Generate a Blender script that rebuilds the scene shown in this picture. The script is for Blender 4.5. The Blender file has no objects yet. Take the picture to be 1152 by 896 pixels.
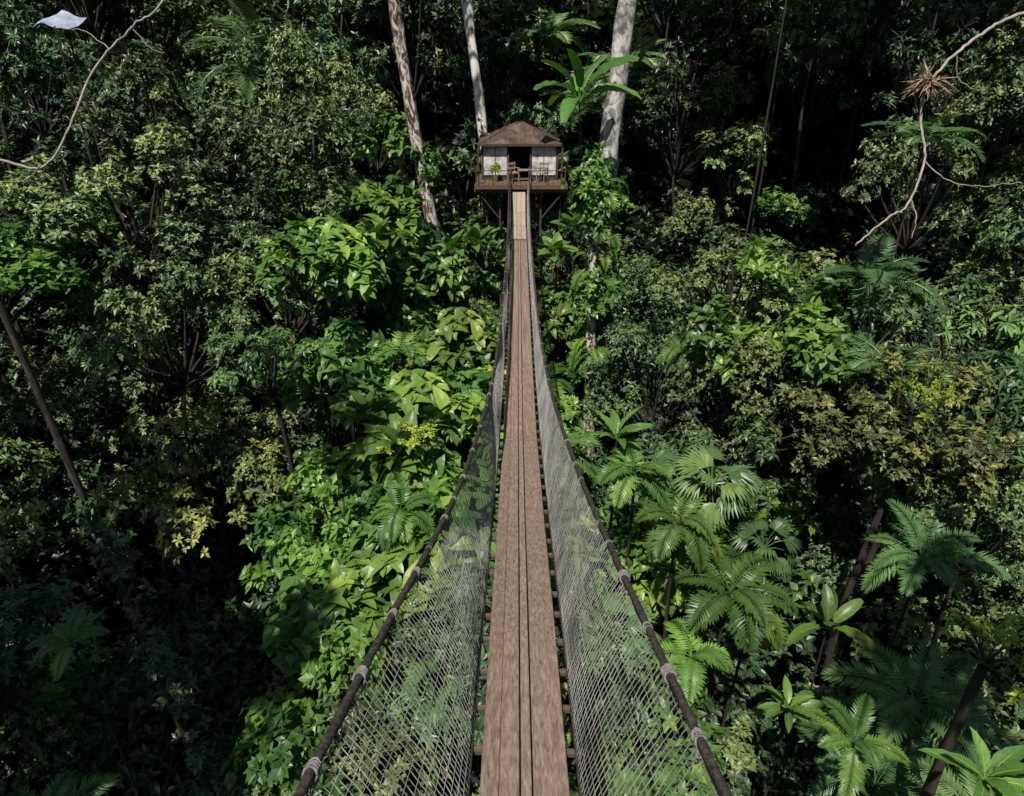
import bpy, math, random
import numpy as np
from mathutils import Vector
random.seed(7); rng=np.random.default_rng(7)
sc=bpy.context.scene
COL=sc.collection
sc.view_settings.view_transform='Standard'; sc.view_settings.look='None'; sc.view_settings.exposure=0

# ------------------------------------------------------------ materials
def newmat(name):
    m=bpy.data.materials.new(name); m.use_nodes=True
    nt=m.node_tree; nt.nodes.clear()
    out=nt.nodes.new('ShaderNodeOutputMaterial')
    return m,nt,out
def ramp(nt,stops):
    r=nt.nodes.new('ShaderNodeValToRGB'); cr=r.color_ramp
    while len(cr.elements)<len(stops): cr.elements.new(0.5)
    for e,(p,c) in zip(cr.elements,stops):
        e.position=p; e.color=(c[0],c[1],c[2],1)
    return r
GAIN=2.15
def leaf_mat(name,dark,mid,light,rough=0.42,transl=0.0,hue=0.02):
    m,nt,out=newmat(name); L=nt.links.new
    at=nt.nodes.new('ShaderNodeAttribute'); at.attribute_name='tint'
    sg=lambda c:tuple(q*GAIN for q in c)
    r=ramp(nt,[(0.0,sg(dark)),(0.5,sg(mid)),(1.0,sg(light))])
    L(at.outputs['Fac'],r.inputs[0])
    oi=nt.nodes.new('ShaderNodeObjectInfo')
    mh=nt.nodes.new('ShaderNodeMapRange'); mh.inputs[3].default_value=0.5-hue*.6; mh.inputs[4].default_value=0.5+hue
    L(oi.outputs['Random'],mh.inputs[0])
    mul=nt.nodes.new('ShaderNodeMath'); mul.operation='MULTIPLY'; mul.inputs[1].default_value=7.31
    fr=nt.nodes.new('ShaderNodeMath'); fr.operation='FRACT'
    L(oi.outputs['Random'],mul.inputs[0]); L(mul.outputs[0],fr.inputs[0])
    mv=nt.nodes.new('ShaderNodeMapRange'); mv.inputs[3].default_value=0.6; mv.inputs[4].default_value=1.25
    L(fr.outputs[0],mv.inputs[0])
    hs=nt.nodes.new('ShaderNodeHueSaturation'); hs.inputs['Saturation'].default_value=1.0
    L(mh.outputs[0],hs.inputs['Hue']); L(mv.outputs[0],hs.inputs['Value']); L(r.outputs[0],hs.inputs['Color'])
    p=nt.nodes.new('ShaderNodeBsdfPrincipled'); p.inputs['Roughness'].default_value=rough
    p.inputs['Specular IOR Level'].default_value=0.5
    L(hs.outputs[0],p.inputs['Base Color'])
    if transl>0:
        t=nt.nodes.new('ShaderNodeBsdfTranslucent')
        tc=nt.nodes.new('ShaderNodeMixRGB'); tc.blend_type='MULTIPLY'; tc.inputs[0].default_value=1; tc.inputs[2].default_value=(1.25,1.7,0.5,1)
        L(hs.outputs[0],tc.inputs[1]); L(tc.outputs[0],t.inputs['Color'])
        mx=nt.nodes.new('ShaderNodeMixShader'); mx.inputs[0].default_value=transl
        L(p.outputs[0],mx.inputs[1]); L(t.outputs[0],mx.inputs[2]); L(mx.outputs[0],out.inputs[0])
    else: L(p.outputs[0],out.inputs[0])
    return m
def noise_mat(name,stops,scale=(1,1,1),nscale=8,detail=6,rough=0.8,bump=0.3,tint=0.0,metal=0.0,coords='Object',distort=0.0,spec=0.5,nr=0.65):
    m,nt,out=newmat(name); L=nt.links.new
    tc=nt.nodes.new('ShaderNodeTexCoord'); mp=nt.nodes.new('ShaderNodeMapping'); mp.inputs['Scale'].default_value=scale
    L(tc.outputs[coords],mp.inputs[0])
    n=nt.nodes.new('ShaderNodeTexNoise'); n.inputs['Scale'].default_value=nscale; n.inputs['Detail'].default_value=detail
    n.inputs['Roughness'].default_value=nr; n.inputs['Distortion'].default_value=distort
    L(mp.outputs[0],n.inputs['Vector'])
    r=ramp(nt,stops); L(n.outputs[0],r.inputs[0])
    col=r.outputs[0]
    if tint>0:
        at=nt.nodes.new('ShaderNodeAttribute'); at.attribute_name='tint'
        mr=nt.nodes.new('ShaderNodeMapRange'); mr.inputs[3].default_value=1-tint; mr.inputs[4].default_value=1+tint
        L(at.outputs['Fac'],mr.inputs[0])
        hs=nt.nodes.new('ShaderNodeHueSaturation'); L(mr.outputs[0],hs.inputs['Value']); L(col,hs.inputs['Color']); col=hs.outputs[0]
    p=nt.nodes.new('ShaderNodeBsdfPrincipled'); p.inputs['Roughness'].default_value=rough; p.inputs['Metallic'].default_value=metal
    p.inputs['Specular IOR Level'].default_value=spec
    L(col,p.inputs['Base Color'])
    if bump>0:
        b=nt.nodes.new('ShaderNodeBump'); b.inputs['Strength'].default_value=bump; b.inputs['Distance'].default_value=0.02
        L(n.outputs[0],b.inputs['Height']); L(b.outputs[0],p.inputs['Normal'])
    L(p.outputs[0],out.inputs[0])
    return m
M={}
M['fine']=leaf_mat('fine_foliage',(0.015,0.030,0.012),(0.055,0.083,0.030),(0.122,0.150,0.044))
M['olive']=leaf_mat('olive_foliage',(0.03,0.048,0.016),(0.072,0.098,0.03),(0.15,0.165,0.04))
M['deep']=leaf_mat('deep_foliage',(0.010,0.024,0.011),(0.033,0.060,0.026),(0.078,0.118,0.04),rough=0.4)
M['bright']=leaf_mat('bright_foliage',(0.022,0.05,0.013),(0.054,0.104,0.022),(0.13,0.19,0.032),rough=0.4,transl=.2)
M['lime']=leaf_mat('lime_foliage',(0.06,0.10,0.015),(0.13,0.17,0.02),(0.24,0.24,0.02),transl=.15)
M['palm']=leaf_mat('palm_foliage',(0.018,0.042,0.017),(0.046,0.086,0.028),(0.095,0.14,0.04),rough=0.4,transl=.15)
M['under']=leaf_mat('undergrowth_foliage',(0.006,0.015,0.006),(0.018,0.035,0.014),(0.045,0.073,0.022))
M['bromel']=leaf_mat('dry_rosette',(0.07,0.045,0.03),(0.15,0.105,0.07),(0.24,0.18,0.12),rough=0.8,hue=0)
M['bark']=noise_mat('bark',[(0.3,(0.014,0.011,0.009)),(0.7,(0.055,0.044,0.034))],(3,3,6),1.2)
M['bark_dark']=noise_mat('dark_bark',[(0.38,(0.010,0.010,0.007)),(0.5,(0.027,0.024,0.017)),(0.64,(0.085,0.075,0.06))],(1,1,40),1.8,12,distort=.8)
M['bark_grey']=noise_mat('grey_bark',[(0.40,(0.10,0.095,0.09)),(0.5,(0.36,0.35,0.34)),(0.62,(0.62,0.61,0.59))],(.7,.7,22),2.0,12,distort=.8)
M['bark_pale']=noise_mat('pale_bark',[(0.38,(0.2,0.17,0.14)),(0.44,(0.72,0.69,0.64)),(0.7,(0.85,0.83,0.8))],(.7,.7,22),1.6,12,distort=.8)
M['bark_pink']=noise_mat('pinkish_bark',[(0.44,(0.05,0.038,0.03)),(0.50,(0.26,0.2,0.17)),(0.56,(0.7,0.63,0.57))],(.8,.8,26),2.0,12,distort=1.0)
M['twig']=noise_mat('pale_twig',[(0.3,(0.2,0.17,0.14)),(0.7,(0.5,0.45,0.4))],(1,1,1),6)
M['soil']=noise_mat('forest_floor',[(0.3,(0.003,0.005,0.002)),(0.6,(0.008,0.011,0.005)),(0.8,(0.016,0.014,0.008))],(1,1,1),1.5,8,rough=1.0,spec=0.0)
M['plank']=noise_mat('weathered_plank',[(0.32,(0.12,0.082,0.062)),(0.5,(0.225,0.160,0.124)),(0.68,(0.34,0.26,0.21))],(24,0.22,24),2.0,13,rough=0.8,tint=0.16,distort=0.4,bump=.3,spec=.3)
M['plank_new']=noise_mat('paler_plank',[(0.25,(0.22,0.16,0.12)),(0.75,(0.5,0.39,0.31))],(16,0.8,16),2.0,10,rough=0.75,tint=0.16)
M['joist']=noise_mat('joist_wood',[(0.3,(0.05,0.035,0.026)),(0.7,(0.16,0.12,0.09))],(1,6,6),3,rough=0.85)
M['rope']=noise_mat('dark_rope',[(0.35,(0.014,0.012,0.012)),(0.65,(0.085,0.07,0.065))],(1,1,1),30,rough=0.6,bump=0.8)
M['tie']=noise_mat('grey_cord',[(0.3,(0.07,0.065,0.065)),(0.7,(0.3,0.28,0.28))],(1,1,1),30,rough=0.8)
M['net']=noise_mat('net_cord',[(0.35,(0.2,0.2,0.2)),(0.65,(0.5,0.5,0.48))],(1,1,1),2,rough=0.7,bump=0)
M['dwood']=noise_mat('dark_timber',[(0.3,(0.03,0.02,0.014)),(0.7,(0.12,0.078,0.054))],(4,4,1),4,rough=0.8)
M['floorw']=noise_mat('platform_timber',[(0.3,(0.06,0.038,0.025)),(0.7,(0.2,0.13,0.085))],(6,1,6),3,rough=0.8)
M['roof']=noise_mat('dull_brown_roof',[(0.38,(0.032,0.022,0.018)),(0.5,(0.085,0.052,0.04)),(0.64,(0.165,0.105,0.08))],(1,1,1),1.8,12,rough=0.65,distort=.8)
M['screen']=noise_mat('pale_window_screen',[(0.36,(0.2,0.205,0.21)),(0.46,(0.48,0.49,0.5)),(0.60,(0.82,0.83,0.84))],(1,1,1.3),2.4,8,rough=0.35,bump=0)
M['white']=noise_mat('blue_grey_cloth',[(0.3,(0.16,0.2,0.29)),(0.7,(0.42,0.49,0.6))],(1,1,1),3,rough=0.6,bump=0)
M['chair']=noise_mat('chair_wood',[(0.3,(0.2,0.15,0.1)),(0.7,(0.38,0.3,0.22))],(1,1,4),5)

# ------------------------------------------------------------ mesh helpers
class Geo:
    def __init__(s): s.V=[];s.F=[];s.T=[];s.M=[];s.n=0;s.sm=[]
    def add(s,V,F,T=0.5,mi=0,smooth=False):
        V=np.asarray(V,float); 
        if isinstance(F,np.ndarray): F=F.tolist()
        s.V.append(V); n=s.n
        s.F.extend([[i+n for i in f] for f in F]); s.n+=len(V)
        T=np.full(len(V),T) if np.isscalar(T) else np.asarray(T)
        s.T.append(T); s.M.extend([mi]*len(F)); s.sm.extend([smooth]*len(F))
    def mesh(s,name,mats):
        me=bpy.data.meshes.new(name)
        V=np.concatenate(s.V)
        me.from_pydata(V.tolist(),[],s.F)
        for m in mats: me.materials.append(m)
        me.polygons.foreach_set('material_index',s.M)
        me.polygons.foreach_set('use_smooth',s.sm)
        a=me.attributes.new('tint','FLOAT','POINT'); a.data.foreach_set('value',np.clip(np.concatenate(s.T),0,1).astype(np.float32))
        me.update(); return me
def obj(name,me,parent=None,loc=(0,0,0),rot=(0,0,0),scale=(1,1,1),**kw):
    o=bpy.data.objects.new(name,me); COL.objects.link(o)
    o.location=loc;o.rotation_euler=rot;o.scale=scale
    if parent: o.parent=parent
    for k,v in kw.items(): o[k]=v
    return o
def nrm(a): return a/np.maximum(np.linalg.norm(a,axis=-1,keepdims=True),1e-9)
def place(tpl,O,D,N,S,T):
    tv,tf=tpl; O=np.asarray(O,float);D=nrm(np.asarray(D,float));N=np.asarray(N,float)
    side=nrm(np.cross(D,N));N=np.cross(side,D)
    S=np.asarray(S,float)
    V=O[:,None,:]+S[:,None,None]*(tv[None,:,0,None]*side[:,None,:]+tv[None,:,1,None]*D[:,None,:]+tv[None,:,2,None]*N[:,None,:])
    m=len(tv); F=tf[None]+(np.arange(len(O))*m)[:,None,None]
    return V.reshape(-1,3),F.reshape(-1,tf.shape[1]),np.repeat(T,m)
def tube(P,R,sides=6,twist=0):
    P=np.asarray(P,float);n=len(P);R=np.full(n,R) if np.isscalar(R) else np.asarray(R)
    tg=np.gradient(P,axis=0);tg=nrm(tg)
    ref=np.array([0,0,1.0]) if abs(tg[:,2]).mean()<0.8 else np.array([1.0,0,0])
    a=nrm(np.cross(tg,ref));b=np.cross(tg,a)
    th=2*np.pi*np.arange(sides)/sides+twist*np.arange(n)[:,None]
    V=(P[:,None,:]+R[:,None,None]*(np.cos(th)[...,None]*a[:,None,:]+np.sin(th)[...,None]*b[:,None,:])).reshape(-1,3)
    F=[]
    for i in range(n-1):
        for k in range(sides):
            k2=(k+1)%sides
            F.append([i*sides+k,i*sides+k2,(i+1)*sides+k2,(i+1)*sides+k])
    F.append(list(range(sides))[::-1]);F.append([(n-1)*sides+k for k in range(sides)])
    return V,F
def box(x0,x1,y0,y1,z0,z1):
    V=[(x,y,z) for z in (z0,z1) for y in (y0,y1) for x in (x0,x1)]
    F=[[0,2,3,1],[4,5,7,6],[0,1,5,4],[2,6,7,3],[0,4,6,2],[1,3,7,5]]
    return np.array(V,float),F
def leaf_t(w=0.2,pos=0.45,fold=0.06,droop=0.1):
    v=np.array([[0,0,0],[w,pos,fold],[0,1,-droop],[-w,pos,fold],[0,pos,0]],float)
    return v,np.array([[0,1,2,4],[0,4,2,3]])
def flat_t(w=.22,pos=.45,droop=.1):
    v=np.array([[0,0,0],[w,pos,.03],[0,1,-droop],[-w,pos,.03]],float)
    return v,np.array([[0,1,2,3]])
def bigleaf_t(w=0.25,rows=7,shape='oval',droop=0.35,fold=0.25,wave=0.02,cols=(-1,-.5,0,.5,1)):
    V=[];n=len(cols)
    for i in range(rows):
        t=i/(rows-1)
        if shape=='oval': ww=w*(math.sin(math.pi*min(1,t*0.96+0.04))**0.7)
        elif shape=='heart': ww=w*(1-t)**0.55*(1.0 if t>0.08 else 0.75)*1.25
        else: ww=w*(math.sin(math.pi*(t*0.93+0.04)))**0.45
        for c in cols:
            y=t
            if shape=='heart' and t<0.15: y=t-0.16*abs(c)*(1-t/0.15)
            V.append((c*ww,y,-droop*t*t+fold*abs(c)*ww+wave*math.sin(i*2.4+c*3)*abs(c)))
    F=[]
    for i in range(rows-1):
        for j in range(n-1): F.append([i*n+j,i*n+j+1,(i+1)*n+j+1,(i+1)*n+j])
    return np.array(V),np.array(F)

# ------------------------------------------------------------ crown library
def rdir(n,zmin=-1):
    z=rng.uniform(zmin,1,n);a=rng.uniform(0,2*np.pi,n);s=np.sqrt(1-z*z)
    return np.stack([s*np.cos(a),s*np.sin(a),z],1)
def whorls(tips,axes,k,L,tpl,tint,spread=0.35,stag=0.12,jit=0.25,up=0.7):
    n=len(tips);O=[];D=[];N=[];S=[];T=[]
    ref=nrm(np.cross(axes,rng.normal(size=(n,3))));b=np.cross(axes,ref)
    ph=rng.uniform(0,6.28,n);ls=rng.uniform(.75,1.25,n)
    for j in range(k):
        th=ph+2*np.pi*j/k*1.0+rng.normal(0,.2,n)
        rad=np.cos(th)[:,None]*ref+np.sin(th)[:,None]*b
        d=nrm(rad+axes*spread+rng.normal(0,jit,(n,3)))
        O.append(tips-axes*(stag*L*rng.uniform(0,2.5,n))[:,None]);D.append(d)
        N.append(axes*0.6+np.array([0,0,up])+rng.normal(0,.3,(n,3)))
        S.append(L*ls*rng.uniform(.7,1.15,n));T.append(tint+rng.normal(0,.08,n))
    return place(tpl,np.concatenate(O),np.concatenate(D),np.concatenate(N),np.concatenate(S),np.concatenate(T))
def make_crown(name,mat,r,zs,nclump,tips,k,L,tpl,cr=0.38,up=0.7,spread=.35,young=0.05,zmin=-.35,hang=True):
    g=Geo();b=Geo()
    dirs=rdir(nclump,zmin)
    rad=r*rng.uniform(.35,1.35,nclump)**0.7
    C=dirs*rad[:,None];C[:,2]*=zs
    for ci,c in enumerate(C):
        R=r*cr*rng.uniform(.45,1.2)
        n=int(tips*rng.uniform(.7,1.3)*(R/(r*cr))**2)+4
        d=rdir(n,-0.45)
        sq=np.array([1,1,.72])
        if hang and ci%4==0: sq=np.array([.6,.6,1.3])
        p=c+d*(R*rng.uniform(.4,1.2,n))[:,None]*sq
        if hang and ci%4==0: p[:,2]-=R*.5
        ax=nrm(d+np.array([0,0,.6]))
        t=rng.uniform(.12,.78)+rng.normal(0,.1,n)+0.08*d[:,2]
        t=np.where(rng.random(n)<young,t+.35,t)
        g.add(*whorls(p,ax,k,L,tpl,t,spread=spread,up=up))
        s=np.array([0,0,-r*zs*0.9]);m=(s+c)/2+rng.normal(0,.12*r,3)
        pts=[(1-u)**2*s+2*u*(1-u)*m+u*u*c for u in np.linspace(0,1,6)]
        b.add(*tube(pts,np.linspace(.04*r*.6,.012*r,6),5),smooth=True)
        for q in p[::max(1,n//6)]:
            b.add(*tube([c,(c+q)/2+rng.normal(0,.04*r,3),q],[.008*r,.006*r,.003*r],4))
    return g.mesh(name,[mat]),b.mesh(name+'_limbs',[M['bark']])
T1=leaf_t(.17);T2=leaf_t(.23,.5);T3=leaf_t(.15,.55,.04,.25);T4=leaf_t(.3,.45,.05,.12);Q2=flat_t(.25);Q1=flat_t(.19)
CR={}
CR['fine']=[make_crown('fine_crown',M['fine'],2.0,1.0,24,44,9,.16,T2,cr=.34) for _ in range(3)]
CR['olive']=[make_crown('olive_crown',M['olive'],2.0,.85,22,40,8,.17,T2,young=.15,cr=.34) for _ in range(2)]
CR['deep']=[make_crown('deep_crown',M['deep'],2.0,1.0,22,36,8,.21,T1,cr=.34) for _ in range(3)]
CR['bright']=[make_crown('bright_crown',M['bright'],2.0,.9,20,24,7,.28,T4,cr=.34) for _ in range(2)]
CR['umbrella']=[make_crown('umbrella_crown',M['palm'],2.0,.9,18,13,10,.36,T3,spread=.1,up=1.2) for _ in range(2)]
CR['tall']=[make_crown('emergent_crown',M['deep'],4.0,.6,22,36,8,.5,Q2) for _ in range(1)]
CR['farfine']=[make_crown('far_fine_crown',M['fine'],2.6,1.2,24,34,8,.24,Q2,cr=.33) for _ in range(2)]
CR['fardeep']=[make_crown('far_deep_crown',M['deep'],2.6,1.25,24,32,8,.27,Q1,cr=.33) for _ in range(2)]
CR['bush']=[make_crown('bush_crown',M['deep'],1.7,.85,13,36,8,.18,Q2,cr=.42,zmin=-.1),make_crown('bush_crown',M['fine'],1.7,.85,13,40,8,.16,Q2,cr=.42,zmin=-.1),make_crown('bush_crown',M['bright'],1.7,.8,13,22,7,.25,T4,cr=.42,zmin=-.1)]
CR['aroid']=[make_crown('aroid_crown',M['bright'],1.6,.9,17,10,5,.40,bigleaf_t(.3,5,'heart',.35,.2,.01,(-1,0,1)),spread=.3,up=1.0) for _ in range(2)]

def frond(g,O,az,elev,L,n,lw,ll,tint,droop=1.0):
    d=np.array([math.cos(az),math.sin(az),0]);side=np.array([-d[1],d[0],0])
    t=np.linspace(0,1,10)
    ang=elev-droop*1.5*t
    dx=np.cos(ang);dz=np.sin(ang)
    px=np.concatenate([[0],np.cumsum(dx[:-1])])*L/9;pz=np.concatenate([[0],np.cumsum(dz[:-1])])*L/9
    P=O+px[:,None]*d+pz[:,None]*np.array([0,0,1])
    g.add(*tube(P,np.linspace(.018,.005,10)*L/1.8,4),T=tint)
    tt=np.linspace(.16,1,n)
    OO=np.stack([np.interp(tt,t,P[:,i]) for i in range(3)],1)
    tg=nrm(np.stack([np.interp(tt,t,np.gradient(P[:,i])) for i in range(3)],1))
    up=np.cross(tg,-side)
    prof=np.sin(np.pi*np.clip(tt*.86+.1,0,1))**.6
    for s in (-1,1):
        D=side*s*1.0+tg*(.45+.9*tt[:,None]**3)-np.array([0,0,.28])+rng.normal(0,.06,(n,3))
        g.add(*place(leaf_t(lw,.5,.03,.16),OO,D,up+side*s*.25,ll*L*prof*rng.uniform(.9,1.1,n),tint+rng.normal(0,.05,n)))
def make_palm(name,mat,nf,L,n,lw,ll,droop=1.0,t0=.3,t1=.75):
    g=Geo()
    for i in range(nf):
        az=i*2.399+rng.normal(0,.2);e=1.15-0.95*(i/nf)+rng.normal(0,.1)
        frond(g,np.array([0,0,0.]),az,e,L*rng.uniform(.75,1.1),n,lw,ll,rng.uniform(t0,t1),droop*rng.uniform(.8,1.25))
    return g.mesh(name,[mat]),None
def make_fan(name,mat,nf,L):
    g=Geo()
    for i in range(nf):
        az=i*2.399+rng.normal(0,.3);e=1.1-1.1*(i/nf)
        d=np.array([math.cos(az)*math.cos(e),math.sin(az)*math.cos(e),math.sin(e)])
        pl=L*.5*rng.uniform(.7,1.2);c=d*pl-np.array([0,0,.1*L])
        g.add(*tube([np.zeros(3),d*pl*.55,c],[.02,.015,.01],4),T=.5)
        side=nrm(np.cross(d,[0,0,1]));up=np.cross(side,d)
        f=nrm(d-np.array([0,0,.35]))
        th=np.concatenate([np.linspace(-1.35,-.12,8),np.linspace(.12,1.35,8)])
        D=np.cos(th)[:,None]*f+np.sin(th)[:,None]*side-np.array([0,0,.18])-np.abs(th)[:,None]*.12*up
        nn=np.cross(side,f)
        t=rng.uniform(.3,.75);m=len(th)
        g.add(*place(leaf_t(.095,.5,.03,.35),np.repeat(c[None],m,0),D,np.repeat(nn[None],m,0)+rng.normal(0,.08,(m,3)),L*.5*(1-.25*(th/1.35)**2)*rng.uniform(.85,1.05,m),t+rng.normal(0,.05,m)))
    return g.mesh(name,[mat]),None
def make_paddle(name,mat,nf,L,w,shape='paddle',pet=.25,droop=.45,e0=1.25,e1=.25):
    g=Geo();tp=bigleaf_t(w,12,shape,droop,.35,.02)
    for i in range(nf):
        az=i*2.399+rng.normal(0,.25);e=e0-(e0-e1)*(i/nf)
        d=np.array([math.cos(az)*math.cos(e),math.sin(az)*math.cos(e),math.sin(e)])
        c=d*L*pet
        g.add(*tube([np.zeros(3),c],[.03*L,.014*L],5),T=.6)
        d2=nrm(d-np.array([0,0,.2]));side=nrm(np.cross(d2,[0,0,1.]))
        up=np.cross(side,d2)
        s=L*rng.uniform(.7,1.1)
        V,F,T=place(tp,[c],[d2],[up+side*rng.normal(0,.3)],[s],[rng.uniform(.15,.6)])
        T=T+np.where(np.arange(len(T))%2==0,.05,-.05)+rng.normal(0,.05,len(T))
        g.add(V,F,T,smooth=True)
        mid=np.array([[0,q,-droop*q*q+.008] for q in np.linspace(0,.95,6)])
        sd=nrm(np.cross(d2,up));nn=np.cross(sd,d2)
        P=c+s*(mid[:,1:2]*d2+mid[:,2:3]*nn)
        g.add(*tube(P,np.linspace(.010,.003,6)*L,4),T=.9)
    return g.mesh(name,[mat]),None
CR['palm']=[make_palm('palm_fronds',M['palm'],13,1.9,32,.07,.27) for _ in range(2)]
CR['fern']=[make_palm('fern_fronds',M['bright'],7,1.7,34,.10,.24,.9,.3,.8)]
CR['broadpalm']=[make_palm('broad_palm_fronds',M['bright'],11,1.35,19,.12,.32,1.2,.25,.9) for _ in range(3)]
CR['bigpalm']=[make_palm('tall_palm_fronds',M['palm'],15,3.0,40,.05,.24)]
CR['fan']=[make_fan('fan_fronds',M['palm'],15,1.25) for _ in range(2)]
CR['banana']=[make_paddle('paddle_leaves',M['bright'],9,1.8,.19,e0=1.3,e1=.15) for _ in range(2)]
CR['glossy']=[make_paddle('glossy_leaves',M['bright'],12,.85,.18,'oval',.2,.4) for _ in range(2)]
CR['heart']=[make_paddle('heart_leaves',M['bright'],14,.65,.36,'heart',.6,.3) for _ in range(2)]
CR['lime']=[make_crown('lime_crown',M['lime'],.9,.6,10,6,6,.18,T2,cr=.3) for _ in range(2)]

def make_trunk(name,mat,bend=1.2,sides=9):
    g=Geo();n=22;P=[];R=[]
    ph=rng.uniform(0,6)
    for i in range(n):
        t=i/(n-1);e=math.sin(math.pi*t)
        P.append((bend*e*math.sin(3*t+ph)+rng.normal(0,.06),bend*e*math.cos(2.2*t+ph),t))
        R.append(1.0*(1-.45*t)*(1+.7*math.exp(-t*18))*(1+rng.normal(0,.06)))
    P=np.array(P);V=[]
    for i in range(n):
        for k in range(sides):
            th=2*math.pi*k/sides;q=R[i]*(1+rng.normal(0,.05));V.append((P[i,0]+q*math.cos(th),P[i,1]+q*math.sin(th),P[i,2]))
    F=[[i*sides+k,i*sides+(k+1)%sides,(i+1)*sides+(k+1)%sides,(i+1)*sides+k] for i in range(n-1) for k in range(sides)]
    g.add(V,F,smooth=True)
    return g.mesh(name,[mat])
TR={'bark':[make_trunk('trunk_mesh',M['bark'],2.5) for _ in range(4)],'grey':[make_trunk('grey_trunk_mesh',M['bark_grey'],.5)],
    'pale':[make_trunk('pale_trunk_mesh',M['bark_pale'],.6)],'pink':[make_trunk('pink_trunk_mesh',M['bark_pink'],.8)],'dark':[make_trunk('dark_trunk_mesh',M['bark_dark'],1.5)]}

# ------------------------------------------------------------ terrain
HOLES=[(-7.6,13,2.9,3.8),(9.8,29.5,4.2,4.2),(6,24.5,1.9,2.6),(7.2,13.2,1.5,1.9),(12.5,24,2.0,2.6),(-13,14.5,1.8,2.0),(3.0,21.6,1.7,2.2),(-4.0,31,1.3,2.5),(9.0,7.0,3.6,3.4),(-8.5,6.5,3.9,3.6),(15,30,3,3),(-6,36,2.5,3),(5.8,9.2,2.6,2.4)]
def gapf(x,y): return np.sin(x*.55+1.3)*np.sin(y*.5+.4)+.55*np.sin(x*1.1-y*.7+.5)
def inhole(x,y,k=1.0): return any(((x-a)/c)**2+((y-b)/d)**2<k for a,b,c,d in HOLES)
def G(x,y):
    b=np.interp(y,[-150,-30,0,10,20,30,40,50,60,80,120,200],[12,-12,-16.5,-16,-13.5,-11,-7,0,8,20,34,47])
    s=np.clip(np.abs(x)-11,0,60)*.28
    h=0
    for a,bb,c,d in HOLES: h=np.minimum(h,-2.5*np.exp(-(((x-a)/c)**2+((y-bb)/d)**2)*.9))
    gp=-1.6*np.clip(gapf(x,y)-.35,0,1)
    return b+s+h+gp+.5*np.sin(x*.35+1)*np.cos(y*.3)+.25*np.sin(x*.9+y*.7)
def build_ground():
    xs=np.concatenate([np.linspace(-220,-50,18),np.linspace(-48,48,97),np.linspace(50,220,18)])
    ys=np.concatenate([np.linspace(-150,-12,16),np.linspace(-10,75,86),np.linspace(80,200,16)])
    X,Y=np.meshgrid(xs,ys);Z=G(X,Y)+.12*np.sin(X*3.1+Y*2.3)
    V=np.stack([X,Y,Z],-1).reshape(-1,3);nx=len(xs)
    F=[[j*nx+i,j*nx+i+1,(j+1)*nx+i+1,(j+1)*nx+i] for j in range(len(ys)-1) for i in range(nx-1)]
    g=Geo();g.add(V,F,smooth=True)
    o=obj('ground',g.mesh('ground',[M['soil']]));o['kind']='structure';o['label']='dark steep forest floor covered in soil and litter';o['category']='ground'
build_ground()
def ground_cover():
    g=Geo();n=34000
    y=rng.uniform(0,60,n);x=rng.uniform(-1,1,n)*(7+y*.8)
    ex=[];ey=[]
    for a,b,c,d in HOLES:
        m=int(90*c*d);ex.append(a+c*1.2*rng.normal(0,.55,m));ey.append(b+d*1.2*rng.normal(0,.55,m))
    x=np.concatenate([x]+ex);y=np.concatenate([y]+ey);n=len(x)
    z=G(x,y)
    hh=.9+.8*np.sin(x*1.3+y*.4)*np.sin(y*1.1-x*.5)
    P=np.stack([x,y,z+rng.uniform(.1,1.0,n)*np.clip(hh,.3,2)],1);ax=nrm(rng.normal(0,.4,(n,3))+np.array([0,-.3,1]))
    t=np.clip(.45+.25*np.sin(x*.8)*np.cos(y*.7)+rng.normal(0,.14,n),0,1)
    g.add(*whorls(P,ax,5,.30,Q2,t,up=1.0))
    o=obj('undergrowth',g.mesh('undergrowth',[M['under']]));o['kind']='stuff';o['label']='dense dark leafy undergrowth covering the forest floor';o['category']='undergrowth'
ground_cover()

# ------------------------------------------------------------ trees
INFO={
 'fine':('rainforest_tree','rainforest tree with dense small grey-green leaves on the slope','tree'),
 'farfine':('rainforest_tree','rainforest tree with dense small grey-green leaves high on the slope','tree'),
 'fardeep':('rainforest_tree','dark-leaved rainforest tree high on the shaded slope','tree'),
 'olive':('rainforest_tree','rainforest tree with olive and yellowish sunlit leaves on the slope','tree'),
 'deep':('rainforest_tree','dark glossy-leaved rainforest tree standing among other trees','tree'),
 'bright':('broadleaf_tree','broad-leaved tree with fresh green foliage on the slope','tree'),
 'umbrella':('umbrella_tree','umbrella tree with whorled drooping leaflets on thin stems','tree'),
 'tall':('emergent_tree','very tall forest tree with a spreading high crown out of view','tree'),
 'bush':('forest_shrub','dense leafy shrub growing between the forest trees','shrub'),
 'aroid':('climbing_plant','climbing plant with large heart-shaped green leaves','climbing plant'),
 'palm':('palm','small palm with arching feathery dark green fronds','palm'),
 'fern':('tree_fern','tree fern with bright green feathery arching fronds','fern'),
 'broadpalm':('palm','small palm with broad bright green leaflets on drooping fronds','palm'),
 'bigpalm':('palm','tall palm with long feathery fronds above the undergrowth','palm'),
 'fan':('fan_palm','fan palm with pleated split green leaves on stalks','palm'),
 'banana':('banana_plant','banana-like plant with long paddle-shaped green leaves','plant'),
 'glossy':('broadleaf_shrub','shrub with rosettes of large glossy oval leaves','shrub'),
 'heart':('elephant_ear_plant','elephant ear plant with big heart-shaped leaves','plant'),
 'lime':('young_tree','slender young tree with bright yellow-green new leaves','tree'),
}
CNAME={'palm':'fronds','broadpalm':'fronds','bigpalm':'fronds','fan':'fronds','fern':'fronds','banana':'leaves','glossy':'leaves','heart':'leaves'}
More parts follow.
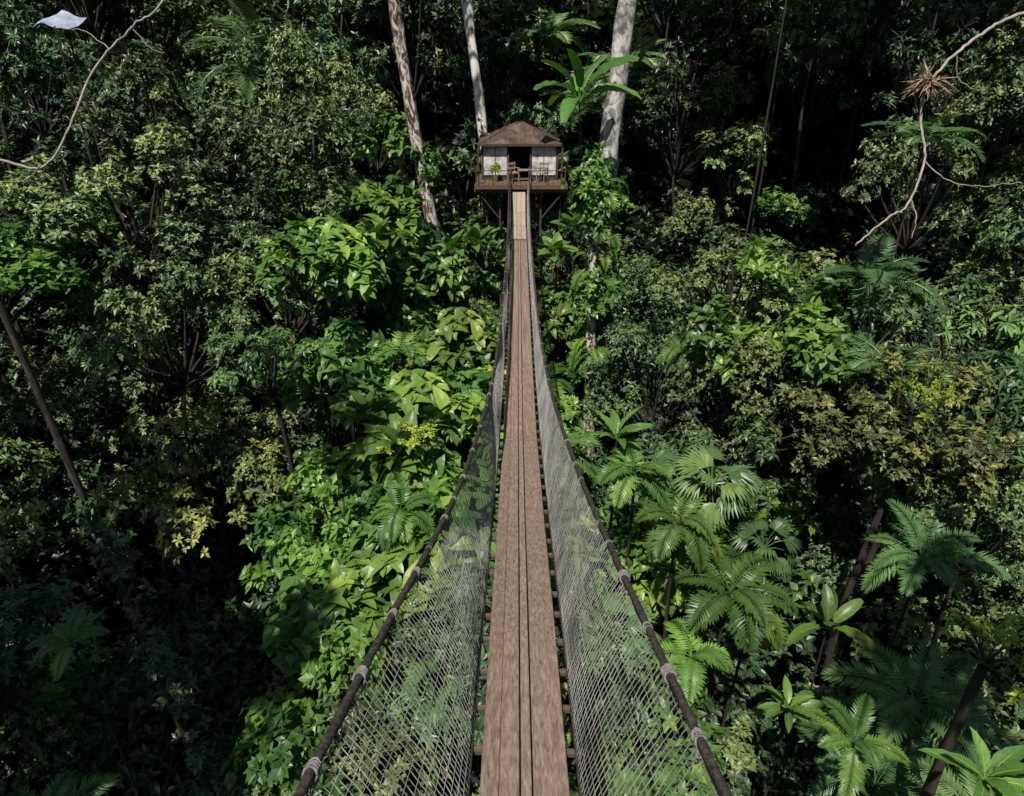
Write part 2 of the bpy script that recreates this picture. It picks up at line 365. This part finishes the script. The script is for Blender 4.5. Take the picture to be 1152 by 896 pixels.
RAD={'tall':4,'aroid':1.6,'lime':.9,'farfine':2.6,'fardeep':2.6,'bush':1.7}
placed=[]
def tree(kind,x,y,z,s=1.0,trunk='bark',tr=None,label=None,rot=None,bx=None,by=None,var=None,tilt=0):
    nm,lb,cat=INFO[kind]
    bx=x if bx is None else bx;by=y if by is None else by
    gz=float(G(bx,by))-.1
    e=obj(nm,None,loc=(bx,by,gz));e.empty_display_size=.3
    e['label']=label or lb;e['category']=cat;e['group']=nm.replace('_',' ')+'s of the forest slope'
    cm,bm=CR[kind][var if var is not None else random.randrange(len(CR[kind]))]
    rz=random.uniform(0,6.28) if rot is None else rot
    r=RAD.get(kind,2.0)
    low=r*.8*s*.85 if bm else 0
    h=max(.4,z-low-gz)
    tr=tr or ((.05+.010*h) if bm else (.03+.003*h))*s**.5
    t=obj('trunk' if bm or 'palm' in kind else 'stem',random.choice(TR[trunk]),e,scale=(tr,tr,1))
    dx,dy=x-bx,y-by
    v=Vector((dx,dy,h));t.rotation_euler=v.to_track_quat('Z','Y').to_euler();t.scale=(tr,tr,v.length)
    sx=s*random.uniform(.88,1.15)
    loc=(dx,dy,z-gz)
    obj('crown' if kind not in CNAME else CNAME[kind],cm,e,loc=loc,rot=(tilt,0,rz),scale=(sx,s,s*random.uniform(.85,1.3)))
    if bm and kind!='bush': obj('branches',bm,e,loc=loc,rot=(tilt,0,rz),scale=(sx,s,s))
    placed.append((x,y,z,(r if bm else 1.2)*s))
    return e
def trunk_climber(parent,x0,y0,x1,y1,ztop,bands,mat,n,rad,L=.2,tpl=T4):
    gz=float(G(x0,y0))-.1;H0=ztop-gz
    zz=np.concatenate([rng.uniform(a,b,n) for a,b in bands]);m=len(zz)
    a=rng.uniform(0,6.28,m);r=rng.uniform(.1,1,m)*rad
    P=np.stack([(x1-x0)*zz/H0+r*np.cos(a),(y1-y0)*zz/H0+r*np.sin(a),zz],1)
    g=Geo();g.add(*whorls(P,nrm(np.stack([np.cos(a),np.sin(a),np.full(m,.6)],1)),6,L,tpl,rng.uniform(.15,.8,m)))
    obj('climbing_leaves',g.mesh('climbing_leaves',[mat]),parent)
e=tree('tall',-5.1,28,13.5,1.0,'pink',.29,'tall forest tree with mottled pinkish pale trunk beside the cabin',bx=-2.5,by=28)
trunk_climber(e,-2.5,28,-5.1,28,13.5,[(3,5.4),(7.6,9.0)],M['bright'],70,.6,.24)
tree('tall',-3.2,36,15.5,.8,'pale',.28,'tall slender tree with whitish trunk behind the cabin',bx=-.75,by=32.9)
tree('tall',5.9,36,15.5,.9,'grey',.56,'massive grey-trunked tree standing beside the cabin',bx=4.25,by=32.2)
for (x,y,z,s) in [(10.2,29,9.5,.95),(15.5,28,9.5,1.0),(21,32,10,1.1),(-10,39,12,.9),(12.5,35,12,1.1),(18,38,13,1.1),(-4.5,42,14,.8)]:
    tree('tall',x,y,z,s,'bark',.055)
for (x,y,z,s) in [(-11,-1.0,4.5,.95),(-15.5,2.0,5.5,1.1),(10.5,-2.2,5,.8),(-13.5,8.0,5.2,.55),(6.5,.2,5.2,.55)]:  # unseen trees added outside the frame to shade the lower corners
    tree('tall',x,y,z,s,'bark',.2)
e=tree('fine',-6.8,8.0,3.4,.8,'dark',.075,'forest tree with leaning thin dark trunk rising from the dark valley',bx=-5.2,by=7.9)
trunk_climber(e,-5.2,7.9,-6.8,8,4.3,[(4,8.2),(8.2,10.6),(10.6,12.8),(1,3)],M['deep'],55,.34,.16,T2)

feat=[
 ('fan',4.2,11.7,-8.0,.9),('fan',3.0,12.7,-8.3,.8),('broadpalm',3.4,11.0,-8.5,.95),('broadpalm',4.4,10.2,-9.6,1.15),('broadpalm',2.6,11.9,-7.9,.75),
 ('broadpalm',3.5,9.3,-10.4,.8),('fan',5.4,11.3,-9.4,.7),('banana',6.7,10.4,-10.8,.5),('palm',8.8,11.2,-9.6,.8),('fern',5.0,6.4,-8.9,.5),('palm',7.6,8.6,-10.8,.85),('palm',6.6,7.6,-11.8,.8),('palm',7.4,6.2,-10.8,.7),
 ('glossy',5.5,4.9,-7.5,.65),('lime',6.7,6.7,-7.3,.65),('glossy',2.3,12.7,-7.5,.75),('fan',1.9,9.5,-10,.8),('glossy',5.6,9.2,-11.8,.7),
 ('palm',9.4,14.9,-7.0,.9),('palm',9.4,17.1,-5.3,1.0),('palm',12.2,21,-2.2,.9),
 ('heart',-3.9,9.4,-10.4,.9),('fern',-7.5,8.2,-8.9,.45),('umbrella',-6.4,15.9,-7.1,.6),('palm',-8.6,7.3,-12.8,.7),('palm',-6.2,6.3,-13.2,.7),
 ('aroid',-4.7,22,-6.2,1.0),('aroid',-3.3,23.3,-7.8,1.0),('aroid',-5.6,24.6,-5.2,1.0),('heart',-1.4,25.2,-6.4,.9),('heart',-4.3,21,-5.3,1.0),
 ('aroid',-5.0,26.6,-5.6,.9),('aroid',-3.2,26.6,-8.2,.9),('aroid',-5.6,29,-3.2,.9),('heart',-4.1,26.8,-5.2,.9),('heart',-2.2,24.5,-6.5,.9),
 ('aroid',-2.5,20.4,-9.0,1.0),('heart',-2.6,13.8,-8.5,1.0),('aroid',-3.2,15.4,-9.0,1.05),('aroid',-2.1,17.3,-9.1,.9),('heart',-2.0,15.3,-8.6,.9),('heart',-3.6,14.6,-8.0,.9),('aroid',-4.6,17.0,-8.0,.8),
 ('lime',-2.6,13.6,-7.9,.6),('aroid',-2.6,11.3,-10.2,.9),('bright',-4.2,12.8,-10,.8),('bright',-3.1,8.2,-11,.8),('fine',-2.2,6.6,-12,.9),('aroid',-3.6,10.4,-10.6,.7),
 ('umbrella',-1.2,9.8,-11.2,.7),('bright',1.9,7.2,-12.2,.9),('bright',1.2,12.5,-11.6,.8),
 ('fan',-1.4,8.3,-10.3,.7),('broadpalm',-2.4,11.8,-8.8,.7),('broadpalm',-3.2,17.8,-7.6,.9),
 ('banana',2.9,31.2,-1.7,1.15),('heart',2.6,28.8,-6.6,1.1),('heart',1.7,25.8,-6.9,1.0),('aroid',-1.2,30.6,-8.2,1.0),
 ('olive',9.3,13.4,-7.8,1.05),('fine',7.0,19.8,-6.3,1.0),('fine',6.2,16.0,-8.4,.9),('deep',8.6,17.2,-8.2,1.0),
 ('fine',-7.5,25.3,-4.6,1.25),('fine',-11.9,20.9,-4.4,1.2),('fine',-9.6,17.6,-6.8,1.0),('fine',-7.4,20.5,-6.6,1.1),('fine',-5.5,18.4,-8.8,.8),
 ('fine',-6.8,30.5,-2.5,.9),('fine',-9.2,31,-2.6,1.2),('fine',-13,26,-2.4,1.3),('bright',-15,18,-5.4,1.1),
 ('lime',8.6,12.6,-6.4,.7),('umbrella',5.4,14.4,-9.2,.6),('umbrella',11.5,13.5,-8.8,1.0),
]
for f in feat: tree(*f)

def clad_tree():
    x,y=2.95,22.9;gz=float(G(x,y))
    e=obj('climber_clad_tree',None,loc=(x,y,gz));e['label']='brown trunk wrapped in climbing leaves and epiphytes beside the bridge';e['category']='tree'
    H=-3.6-gz
    obj('trunk',TR['pink'][0],e,scale=(.24,.24,H))
    g=Geo()
    n=620;z=H*(.32+.78*rng.random(n)**.85);a=rng.uniform(0,6.28,n)
    lump=np.sin(z*1.9+1)
    r=rng.uniform(.15,.85,n)*np.clip(.8+.5*lump,.3,1.3)*np.clip(z/H+.4,.5,1.15)
    keep=lump+rng.normal(0,.5,n)>-.6
    z,a,r=z[keep],a[keep],r[keep];n=len(z)
    P=np.stack([r*np.cos(a)+.2*np.sin(z),r*np.sin(a),z],1)
    ax=nrm(np.stack([np.cos(a),np.sin(a),np.full(n,.5)],1))
    g.add(*whorls(P,ax,7,.24,T4,rng.uniform(.15,.8,n),up=.9))
    for i in range(48):
        a=rng.uniform(0,6.28);z=rng.uniform(H*.3,H+.1)
        frond(g,np.array([.2*math.cos(a),.2*math.sin(a),z]),a,.4,rng.uniform(.7,1.1),14,.12,.34,rng.uniform(.3,.9),1.5)
    obj('climbing_leaves',g.mesh('climbing_leaves',[M['bright']]),e)
    for q in (-5,-7.5,-10): placed.append((x,y,q,2.1))
clad_tree()

def deck_z(y): return np.interp(y,[-3,0,2.8,4.4,6.9,10.5,14.7,22,27,28.6,29.5],[-3.4,-3.9,-4.35,-4.65,-5.3,-6.05,-6.38,-6.3,-6.05,-5.7,-5.16])
kinds=['fine']*7+['olive']+['deep']*6+['bright']*2+['umbrella']*2
kinds_c=['fine']*2+['deep']*2+['bright']*4+['aroid']*6+['broadpalm','umbrella','heart']
def inview(x,y,z,r):
    d=.891*y-.454*z; v=(.891*z+.454*y)
    return d>0 and abs(x)<.79*d+r and abs(v)<.61*d+r*1.1
cnt=0
for layer in (0,1):
    gy=2.0
    while gy<56:
        st=(2.1+.035*gy) if layer==0 else (2.4+.04*gy)
        gx=-48+random.uniform(0,st)
        while gx<48:
            x=gx+random.uniform(-.8,.8);y=gy+random.uniform(-.8,.8)
            gx+=st
            s=random.uniform(.6,1.35)*(1+.006*max(0,gy-15))
            gap=float(gapf(x,y))
            near=y<9.5 and abs(x)>3.2
            if layer==0:
                k=random.choice(kinds_c if -7<x<5.5 and y<29 else kinds+(['palm']*2 if x>4 and y<18 else []))
                if y>33: k=random.choice(['farfine','fardeep','fardeep','farfine','fardeep','bigpalm'])
                h=random.uniform(3.0,9.2)+1.0*math.sin(x*.31+2)+.7*math.sin(y*.45)
                if abs(x)<7: h-=1.2*(1-abs(x)/7)
                ov=.54
                if gap>.45 and abs(x)>4: continue
                if near: k='fine'
            else:
                if y>38: break
                k='bush';h=random.uniform(.8,2.6);ov=.48
                if gap>.6: continue
            z=float(G(x,y))+h
            if near: z=min(z,-13.2);s=min(s,.9)
            elif y<6.5: z=min(z,-12.5)
            if inhole(x,y,1.2): continue
            if abs(x-.2)<3.0+.5*s and -2<y<31: z=min(z,float(deck_z(y))-2.6-1.2*s)
            if abs(x-.3)<4.2 and 27<y<35.5: z=min(z,-7.6-s)
            if abs(x+2.6)<1.6+s and 17<y<28.5: z=min(z,-7.2-s)
            if 2.0<x<7.8 and 23<y<33.5: z=min(z,-5.4-1.6*s)
            if 1.2<x<4.8 and 11<y<22.5: z=min(z,-11.2)
            if z<float(G(x,y))+.3: continue
            if not inview(x,y,z,2.6*s): continue
            if any((x-a)**2+(y-b)**2+(z-c)**2<(ov*(r+1.2*s))**2 for a,b,c,r in placed): continue
            tree(k,x,y,z,s,var=(1 if near and k=='bush' else None));cnt+=1
        gy+=st*.9
print('fill trees',cnt)

# ------------------------------------------------------------ bridge
bx=lambda y:.06+.008*y
br=obj('suspension_bridge',None,loc=(0,0,0));br['label']='narrow wooden suspension footbridge with rope rails and netting';br['category']='footbridge'
def deck():
    g=Geo()
    lanes=[(-.298,-.172,15.0,-.002,.45),(-.169,-.034,19.2,0,.6),(-.022,.048,17.5,.007,.95),(.062,.300,16.2,0,.5)]
    for li,(a,b,y0,zo,tn) in enumerate(lanes):
        y=-2.5;first=True
        while y<27.0:
            L=(y0+2.5 if first else rng.uniform(6.2,9.4));first=False
            y1=min(y+L,27.0)
            if 27-y1<1: y1=27.0
            n=max(3,int(L/.25));yy=np.linspace(y+.001,y1-.001,n)
            dz=rng.uniform(-.001,.001)+zo;j=rng.normal(0,.0006)
            V=[];F=[]
            for q in yy:
                z=float(deck_z(q))+dz+.0015*math.sin(q*1.7+li*2)
                w=.0008*math.sin(q*2.1+li)
                for (xx,zz) in ((a+j,z-.005),(a+j+.006,z),(b+j-.006,z),(b+j,z-.005),(b+j,z-.045),(a+j,z-.045)): V.append((bx(q)+xx+w,q,zz))
            for i in range(n-1):
                for k in range(6):
                    F.append([i*6+k,i*6+(k+1)%6,(i+1)*6+(k+1)%6,(i+1)*6+k][::-1])
            F.append([0,1,2,3,4,5]);F.append([(n-1)*6+k for k in (5,4,3,2,1,0)])
            g.add(V,F,T=tn+rng.uniform(-.12,.12));y=y1
    o=obj('walkway_planks',g.mesh('walkway_planks',[M['plank']]),br);o['label']='worn brown lengthwise planks'
    g=Geo();yy=np.linspace(-2.5,27,110)
    V=[];F=[]
    for q in yy:
        z=float(deck_z(q))-.052
        for xx,zz in ((-.25,z),(.25,z),(.25,z-.012),(-.25,z-.012)): V.append((bx(q)+xx,q,zz))
    for i in range(len(yy)-1):
        for k in range(4): F.append([i*4+k,i*4+(k+1)%4,(i+1)*4+(k+1)%4,(i+1)*4+k][::-1])
    g.add(V,F);obj('under_board',g.mesh('under_board',[M['rope']]),br)
    g=Geo()
    for k,(a,b) in enumerate([(-.27,-.09),(-.08,.09),(.10,.27)]):
        for y0,y1 in ((25.2,27.0),(27.02,28.3),(28.3,29.5)):
            V=[]
            for q in (y0,y1-.02):
                z=float(deck_z(q))+.06
                for xx,zz in ((a,z),(b,z),(b,z-.03),(a,z-.03)): V.append((bx(q)+xx,q,zz))
            g.add(V,[[0,1,5,4][::-1],[1,2,6,5][::-1],[2,3,7,6][::-1],[3,0,4,7][::-1],[0,1,2,3],[7,6,5,4]],T=rng.uniform(0,1))
    o=obj('ramp_planks',g.mesh('ramp_planks',[M['plank_new']]),br);o['label']='paler short ramp boards'
    g=Geo();g.add(*box(-.40,.40,-.022,.022,-.04,0));jm=g.mesh('cross_joist',[M['joist']])
    for y in np.arange(-2.3,29,.42):
        obj('cross_joist',jm,br,loc=(bx(y)+rng.normal(0,.012),y,float(deck_z(y))-.068),rot=(0,0,rng.normal(0,.03)))
deck()
def half(y): return np.interp(y,[-3,0,1.7,4.9,8.9,12.4,18.6,23,29,29.6],[1.2,1.05,.92,.68,.52,.44,.39,.39,.42,.42])
def railz(y): return deck_z(y)+np.interp(y,[-3,0,1.7,4.9,8.9,12,28,29.6],[1.75,1.55,1.38,1.05,1.03,1.05,1.0,.9])
ysf=np.linspace(-2.5,29.5,260)
ker=np.ones(21)/21
def sm(a):
    p=np.concatenate([2*a[0]-a[1:11][::-1],a,2*a[-1]-a[-11:-1][::-1]]);return np.convolve(p,ker,'valid')
H=sm(half(ysf));RZ=sm(railz(ysf));DZ=deck_z(ysf);SW=sm(np.interp(ysf,[0,2.5,5.5],[-.08,-.07,0]))
def rail_pt(s,y,v):
    h=np.interp(y,ysf,H);rz=np.interp(y,ysf,RZ);dz=np.interp(y,ysf,DZ)-.05
    bw=np.interp(y,[0,15,25],[.385,.36,.34])
    w=bw+(h-bw)*(v**1.15)
    return np.stack([bx(y)+s*w+np.interp(y,ysf,SW)*v,y+0*v,dz+(rz-dz)*v],-1)
for s in (-1,1):
    one=np.ones_like(ysf)
    P=rail_pt(s,ysf,one);g=Geo();g.add(*tube(P,.025,8,.5),smooth=True)
    P2=P+np.array([0,0,-.036])+np.stack([.010*np.sin(ysf*9),0*ysf,.008*np.cos(ysf*9)],-1);g.add(*tube(P2,.010,5),smooth=True)
    rail=obj('handrail_rope',g.mesh('handrail_rope',[M['rope']]),br)
    g=Geo();g.add(*tube(rail_pt(s,ysf,0*one),.014,6),smooth=True)
    obj('edge_cable',g.mesh('edge_cable',[M['rope']]),br)
    g=Geo();cell=.046;nv=16
    vv=np.linspace(0,1,nv)
    yv=np.arange(-2.2,29.3,cell)
    for i,y in enumerate(yv):
        off=np.where((np.arange(nv)+i)%2==0,.08,-.0)*cell
        yy=y+off+.010*np.sin(i*.25+vv*4)+rng.normal(0,.002,nv)
        P=rail_pt(s,yy,vv);P[:,0]+=s*(.03*np.sin(y*1.3)*np.sin(vv*3.14)+rng.normal(0,.002,nv))
        rr=(.0031 if i%2 else .0041)*(1+max(0,y-8)*.07)
        V,F=tube(P,rr,3);g.add(V,F[:-2])
    for v in np.linspace(.06,.96,14):
        yq=np.linspace(-2.2,29.3,500);P=rail_pt(s,yq,np.full(500,v));P[:,2]+=.006*np.sin(yq*7+v*9)+rng.normal(0,.003,500);P[:,0]+=s*.03*np.sin(yq*1.3)*math.sin(v*3.14);g.add(*tube(P,.0018,3))
    obj('side_netting',g.mesh('side_netting',[M['net']]),br)
    tms=[]
    for vi in range(3):
        tg=Geo()
        for q in np.linspace(-.026,.026,4):
            th=np.linspace(0,2*math.pi,11);r=.031-.2*abs(q)**1.2+rng.normal(0,.003)
            Pq=np.stack([r*np.cos(th),q+.012*np.sin(th)+rng.normal(0,.002,11),r*np.sin(th)-.006],1);tg.add(*tube(Pq,.007,5),smooth=True)
        tg.add(*tube([(0,.02,-.03),(.02+rng.normal(0,.01),.03,-.08),(rng.normal(0,.01),.0,-.13),(rng.normal(0,.03),.02,-.17)],[.008,.007,.006,.004],5),smooth=True)
        tg.add(*tube([(0,-.03,-.03),(-.03,-.05,-.06),(rng.normal(0,.02),-.06,-.10)],[.008,.006,.004],5),smooth=True)
        tms.append(tg.mesh('rope_tie',[M['tie']]))
    y=.6+(.25 if s>0 else 0)
    while y<21:
        p=rail_pt(s,np.array([y]),np.array([1.0]))[0];q=rail_pt(s,np.array([y+.1]),np.array([1.0]))[0]
        d=Vector(q-p)
        sc_=random.uniform(.85,1.2) if y<4 else random.uniform(.65,.9)
        o=obj('rope_tie',random.choice(tms),rail,loc=p,scale=(sc_,)*3);o.rotation_euler=d.to_track_quat('Y','Z').to_euler()
        y+=random.uniform(.35,.7)*(1 if y<6 else 1.5)

# ------------------------------------------------------------ cabin
FZ=-4.85
cab=obj('treehouse_cabin',None,loc=(.37,31,FZ));cab['label']='small wooden treehouse cabin with brown hip roof on a platform';cab['category']='treehouse'
def part(name,boxes,mat,parent=cab,extra=None,label=None):
    g=Geo()
    for b in boxes: g.add(*box(*b),T=random.random())
    if extra: 
        for e in extra: g.add(*e)
    o=obj(name,g.mesh(name,[mat]),parent)
    if label:o['label']=label
    return o
part('platform_floor',[(-1.97+i*.2,-1.77+i*.2-.012,-1.4,2.6,-.05,0+.004*(i%3)) for i in range(20)],M['floorw'])
part('platform_frame',[(-1.98,2.02,-1.44,-1.36,-.16,-.055),(-2.0,2.04,-1.33,-1.2,-.30,-.205),(-2.0,2.04,.6,.75,-.30,-.205),(-2.0,2.04,2.2,2.35,-.30,-.205),(-1.95,-1.85,-1.35,2.5,-.2,-.055),(1.85,1.95,-1.35,2.5,-.2,-.055),(-.1,.1,-1.35,2.5,-.2,-.055)],M['floorw'])
ex=[tube([(sx*1.85,-1.28,-.30),(sx*.9,-.9,-1.55)],.04,6) for sx in (-1,1)]+[tube([(sx*1.75,1.2,-.30),(sx*.5,.6,-2.2)],.045,6) for sx in (-1,1)]
ex+=[tube([(sx*.9,-.9,-.30),(sx*.9,-.9,-8)],.05,7) for sx in (-1,1)]+[tube([(sx*.5,2.2,-.30),(sx*.5,2.2,-8)],.08,7) for sx in (-1,1)]+[tube([(sx*1.75,-.9,-.30),(sx*1.75,-.9,-8)],.04,7) for sx in (-1,1)]
part('support_posts',[],M['dwood'],extra=ex)
part('wall_posts',[(x-.04,x+.04,-.05,.05,0,1.5) for x in (-1.68,-.54,.46,1.62)]+[(x-.045,x+.045,2.3,2.39,0,1.5) for x in (-1.68,1.62)]+[(-1.639,-.581,-.04,.04,1.40,1.5),(-.499,.419,-.04,.04,1.40,1.5),(.501,1.579,-.04,.04,1.40,1.5)]+[(x-.035,x+.035,-1.3,-1.23,0,1.5) for x in (-1.8,1.75)],M['dwood'])
part('side_wall',[(-1.70,-1.66,.055,2.29,0,1.42)],M['dwood']);part('side_wall',[(1.60,1.64,.055,2.29,0,1.42)],M['dwood'])
part('back_wall',[(-1.63,1.57,2.31,2.37,0,1.42)],M['dwood'])
w=part('window',[(-1.63,-.59,.0,.02,.22,1.39)],M['screen']);part('window_frame',[(-1.63,-.59,-.02,.03,.18,.22),(-1.12,-1.09,-.02,.03,.22,1.39)],M['dwood'],w)
w=part('window',[(.51,1.57,.0,.02,.22,1.39)],M['screen']);part('window_frame',[(.51,1.57,-.02,.03,.18,.22),(1.02,1.05,-.02,.03,.22,1.39)],M['dwood'],w)
part('front_wall',[(-1.63,-.59,-.0,.03,.0,.175)],M['dwood']);part('front_wall',[(.51,1.57,-.0,.03,.0,.175)],M['dwood'])
def roof():
    g=Geo();ap0=(-.12,1.0,2.33);ap1=(.06,1.2,2.33)
    x0,x1,y0,y1,z=-1.84,1.78,-.22,2.7,1.52
    A=[(x0,y0,z),(x1,y0,z),(x1,y1,z),(x0,y1,z)]
    g.add([A[0],A[1],ap1,ap0],[[0,1,2,3]]);g.add([A[1],A[2],ap1],[[0,1,2]]);g.add([A[2],A[3],ap0,ap1],[[0,1,2,3]]);g.add([A[3],A[0],ap0],[[0,1,2]])
    for i in range(17):
        t=i/16;xb=x0+.05+(x1-x0-.1)*t+rng.normal(0,.02)
        c=(ap0[0]+ap1[0])/2
        k=1-abs(xb-c)/((x1-x0)/2)
        k=max(.03,min(k,.98))
        g.add(*tube([(xb,y0,z+.006),(xb,y0+(ap0[1]-y0)*k,z+.006+(ap0[2]-z)*k)],.010,4))
    for a,b in ((A[0],ap0),(A[1],ap1),(A[2],ap1),(A[3],ap0),(ap0,ap1)):
        g.add(*tube([a,b],.03,6))
    o=obj('roof',g.mesh('roof',[M['roof']]),cab)
    part('fascia',[(x0,x1,y0-.03,y0-.003,z-.08,z+.02),(x0-.03,x0-.003,y0,y1,z-.08,z+.02),(x1+.003,x1+.03,y0,y1,z-.08,z+.02)],M['dwood'],o)
roof()
part('porch_railing',[(x-.02,x+.02,-1.36,-1.32,0,.6) for x in (-1.9,-1.2,-.42,.38,1.15,1.9)]+[(-.44,-.40,-1.31,-.3,.56,.6),(.36,.40,-1.31,-.3,.56,.6),(-1.88,-.44,-1.35,-1.33,.57,.6),(.40,1.88,-1.35,-1.33,.57,.6)],M['dwood'])
def chair(x,y,rz,lab):
    g=Geo()
    for b in [(-.2,.2,-.2,.2,.36,.40),(-.2,-.165,-.2,-.165,0,.36),(.165,.2,-.2,-.165,0,.36),(-.2,-.165,.165,.2,0,.8),(.165,.2,.165,.2,0,.8),(-.165,.165,.17,.19,.68,.78),(-.165,.165,.17,.19,.5,.6),(-.22,-.17,-.2,.16,.55,.58),(.17,.22,-.2,.16,.55,.58)]: g.add(*box(*b))
    o=obj('chair',g.mesh('chair',[M['chair']]),loc=(.37+x,31+y,FZ+.01),rot=(0,0,rz));o['label']=lab;o['category']='chair'
chair(.95,-.55,-.5,'wooden armchair on the cabin porch');chair(-.3,-.5,.6,'wooden armchair on the cabin porch')
g=Geo()
for b in [(-.3,.3,-.2,.2,.46,.5)]+[(a-.02,a+.02,c-.02,c+.02,0,.46) for a in (-.26,.26) for c in (-.16,.16)]: g.add(*box(*b))
o=obj('table',g.mesh('table',[M['chair']]),loc=(.55,30.55,FZ+.01));o['label']='small wooden table on the cabin porch';o['category']='table'
g=Geo();g.add(*whorls(rdir(30,-.2)*.16+np.array([0,0,.48]),rdir(30,0),6,.17,T2,rng.uniform(.4,1,30)));g.add(*tube([(0,0,0),(0,0,.28)],[.1,.14],8),T=.1)
o=obj('potted_plant',g.mesh('potted_plant',[M['lime']]),loc=(-.72,30.5,FZ+.01));o['label']='yellow-green potted plant on the cabin porch';o['category']='plant'

# ------------------------------------------------------------ bare branches, rosette, tarp
def spline(P,n=8):
    P=np.array(P,float);out=[]
    for i in range(len(P)-1):
        p0=P[max(i-1,0)];p1=P[i];p2=P[i+1];p3=P[min(i+2,len(P)-1)]
        for t in np.linspace(0,1,n,endpoint=False):
            out.append(.5*((2*p1)+(-p0+p2)*t+(2*p0-5*p1+4*p2-p3)*t*t+(-p0+3*p1-3*p2+p3)*t**3))
    out.append(P[-1]);out=np.array(out);out[1:-1]+=rng.normal(0,.010,(len(out)-2,3));return out
g=Geo()
P=spline([(-13,14.5,-1.5),(-10.75,14.7,-1.9),(-9.9,14.7,-2.05),(-9.35,15,-1.4),(-8.8,15.6,-.24),(-7.95,16,.6),(-7.3,16.3,1.1),(-6.2,17,3)])
g.add(*tube(P,np.linspace(.032,.02,len(P)),6),smooth=True)
for a,b,c in [((-8.4,15.8,.1),(-8.9,15.9,.5),(-9.3,16,.55)),((-8.0,16,.6),(-7.7,16,.2),(-7.4,16,.1)),((-9.9,14.7,-2),(-10.3,14.6,-2.3),(-11,14.6,-2.3))]:
    g.add(*tube(spline([a,b,c],5),np.linspace(.014,.005,11),5),smooth=True)
o=obj('bare_branch',g.mesh('bare_branch',[M['twig']]));o['label']='long bare pale curving branch with side twigs';o['category']='branch'
g=Geo()
P=spline([(12.5,16.5,1.2),(10.6,16.1,.8),(9.97,16,.5),(9.3,15.7,.1),(8.72,15.45,-.55),(8.58,15.1,-1.2),(8.64,14.7,-1.9),(8.29,14.3,-2.73),(7.8,14.1,-3.0),(7.2,13.9,-3.5)])
g.add(*tube(P,np.linspace(.04,.018,len(P)),6),smooth=True)
for pts in ([(8.62,14.7,-1.9),(9.1,14.6,-2.25),(9.78,14.5,-2.4),(10.6,14.4,-2.3)],[(8.35,14.35,-2.6),(8.5,14.2,-3.0),(8.45,14.1,-3.4)],[(9.3,15.7,.1),(9.5,15.7,-.4),(9.9,15.7,-.6)]):
    P=spline(pts,6);g.add(*tube(P,np.linspace(.018,.007,len(P)),5),smooth=True)
o=obj('bare_branch',g.mesh('bare_branch_forked',[M['twig']]));o['label']='forked bare pale branch hanging down with a dry rosette';o['category']='branch'
g=Geo();n=260;d=nrm(rdir(n,-.35)*np.array([1.2,1.2,.6]));g.add(*place(leaf_t(.035,.4,.02,.45),rng.normal(0,.04,(n,3)),d,np.tile([0,0,1.],(n,1))+rng.normal(0,.4,(n,3)),rng.uniform(.22,.6,n),rng.uniform(0,1,n)))
o=obj('bromeliad',g.mesh('bromeliad',[M['bromel']]),loc=(8.7,15.4,-.5));o['label']='tan brown dried bromeliad tangle perched on a bare branch';o['category']='plant'
tx,ty,tz=-13.55,22.9,1.1
g=Geo();n=7;V=[]
for j in range(n):
    for i in range(n):
        u=i/(n-1)-.5;v=j/(n-1)-.5
        V.append((u*1.05+.3*v,v*.65,-.3*abs(u+.15)+.34*v+.04*math.sin(9*u+5*v)))
F=[[j*n+i,j*n+i+1,(j+1)*n+i+1,(j+1)*n+i] for j in range(n-1) for i in range(n-1)]
g.add(V,F)
gz=float(G(tx,ty))
e=obj('tarp_shelter',None,loc=(tx,ty,gz));e['label']='pale blue-grey tarp stretched over poles among the treetops';e['category']='tarp'
obj('tarp',g.mesh('tarp',[M['white']]),e,loc=(0,0,tz-gz))
for k,(a,b) in enumerate([(0,-.3),(0,.3)]):
    g=Geo();g.add(*tube([(a,b,0),(a,b,tz-gz+b*.5-.1)],.03,6));obj('pole',g.mesh('tarp_pole',[M['bark']]),e)

# ------------------------------------------------------------ camera, light
cam=bpy.data.cameras.new('camera');co=bpy.data.objects.new('camera',cam);COL.objects.link(co)
cam.sensor_width=36;cam.lens=23.44;cam.clip_end=600;co.location=(0,0,0);co.rotation_euler=(math.radians(63),0,0);sc.camera=co
el=math.radians(60);az=math.radians(20)
sd=Vector((-math.sin(az)*math.cos(el),-math.cos(az)*math.cos(el),math.sin(el)))
sun=bpy.data.lights.new('sun','SUN');sun.energy=5.0;sun.angle=math.radians(.5);sun.color=(1,.94,.84)
so=bpy.data.objects.new('sun',sun);COL.objects.link(so);so.rotation_euler=(-sd).to_track_quat('-Z','Y').to_euler()
w=bpy.data.worlds.new('World');sc.world=w;w.use_nodes=True;nt=w.node_tree
sk=nt.nodes.new('ShaderNodeTexSky');sk.sky_type='NISHITA';sk.sun_disc=False;sk.sun_elevation=el;sk.sun_rotation=math.atan2(sd.x,sd.y)
bg=nt.nodes['Background'];bg.inputs[1].default_value=.05;nt.links.new(sk.outputs[0],bg.inputs[0])
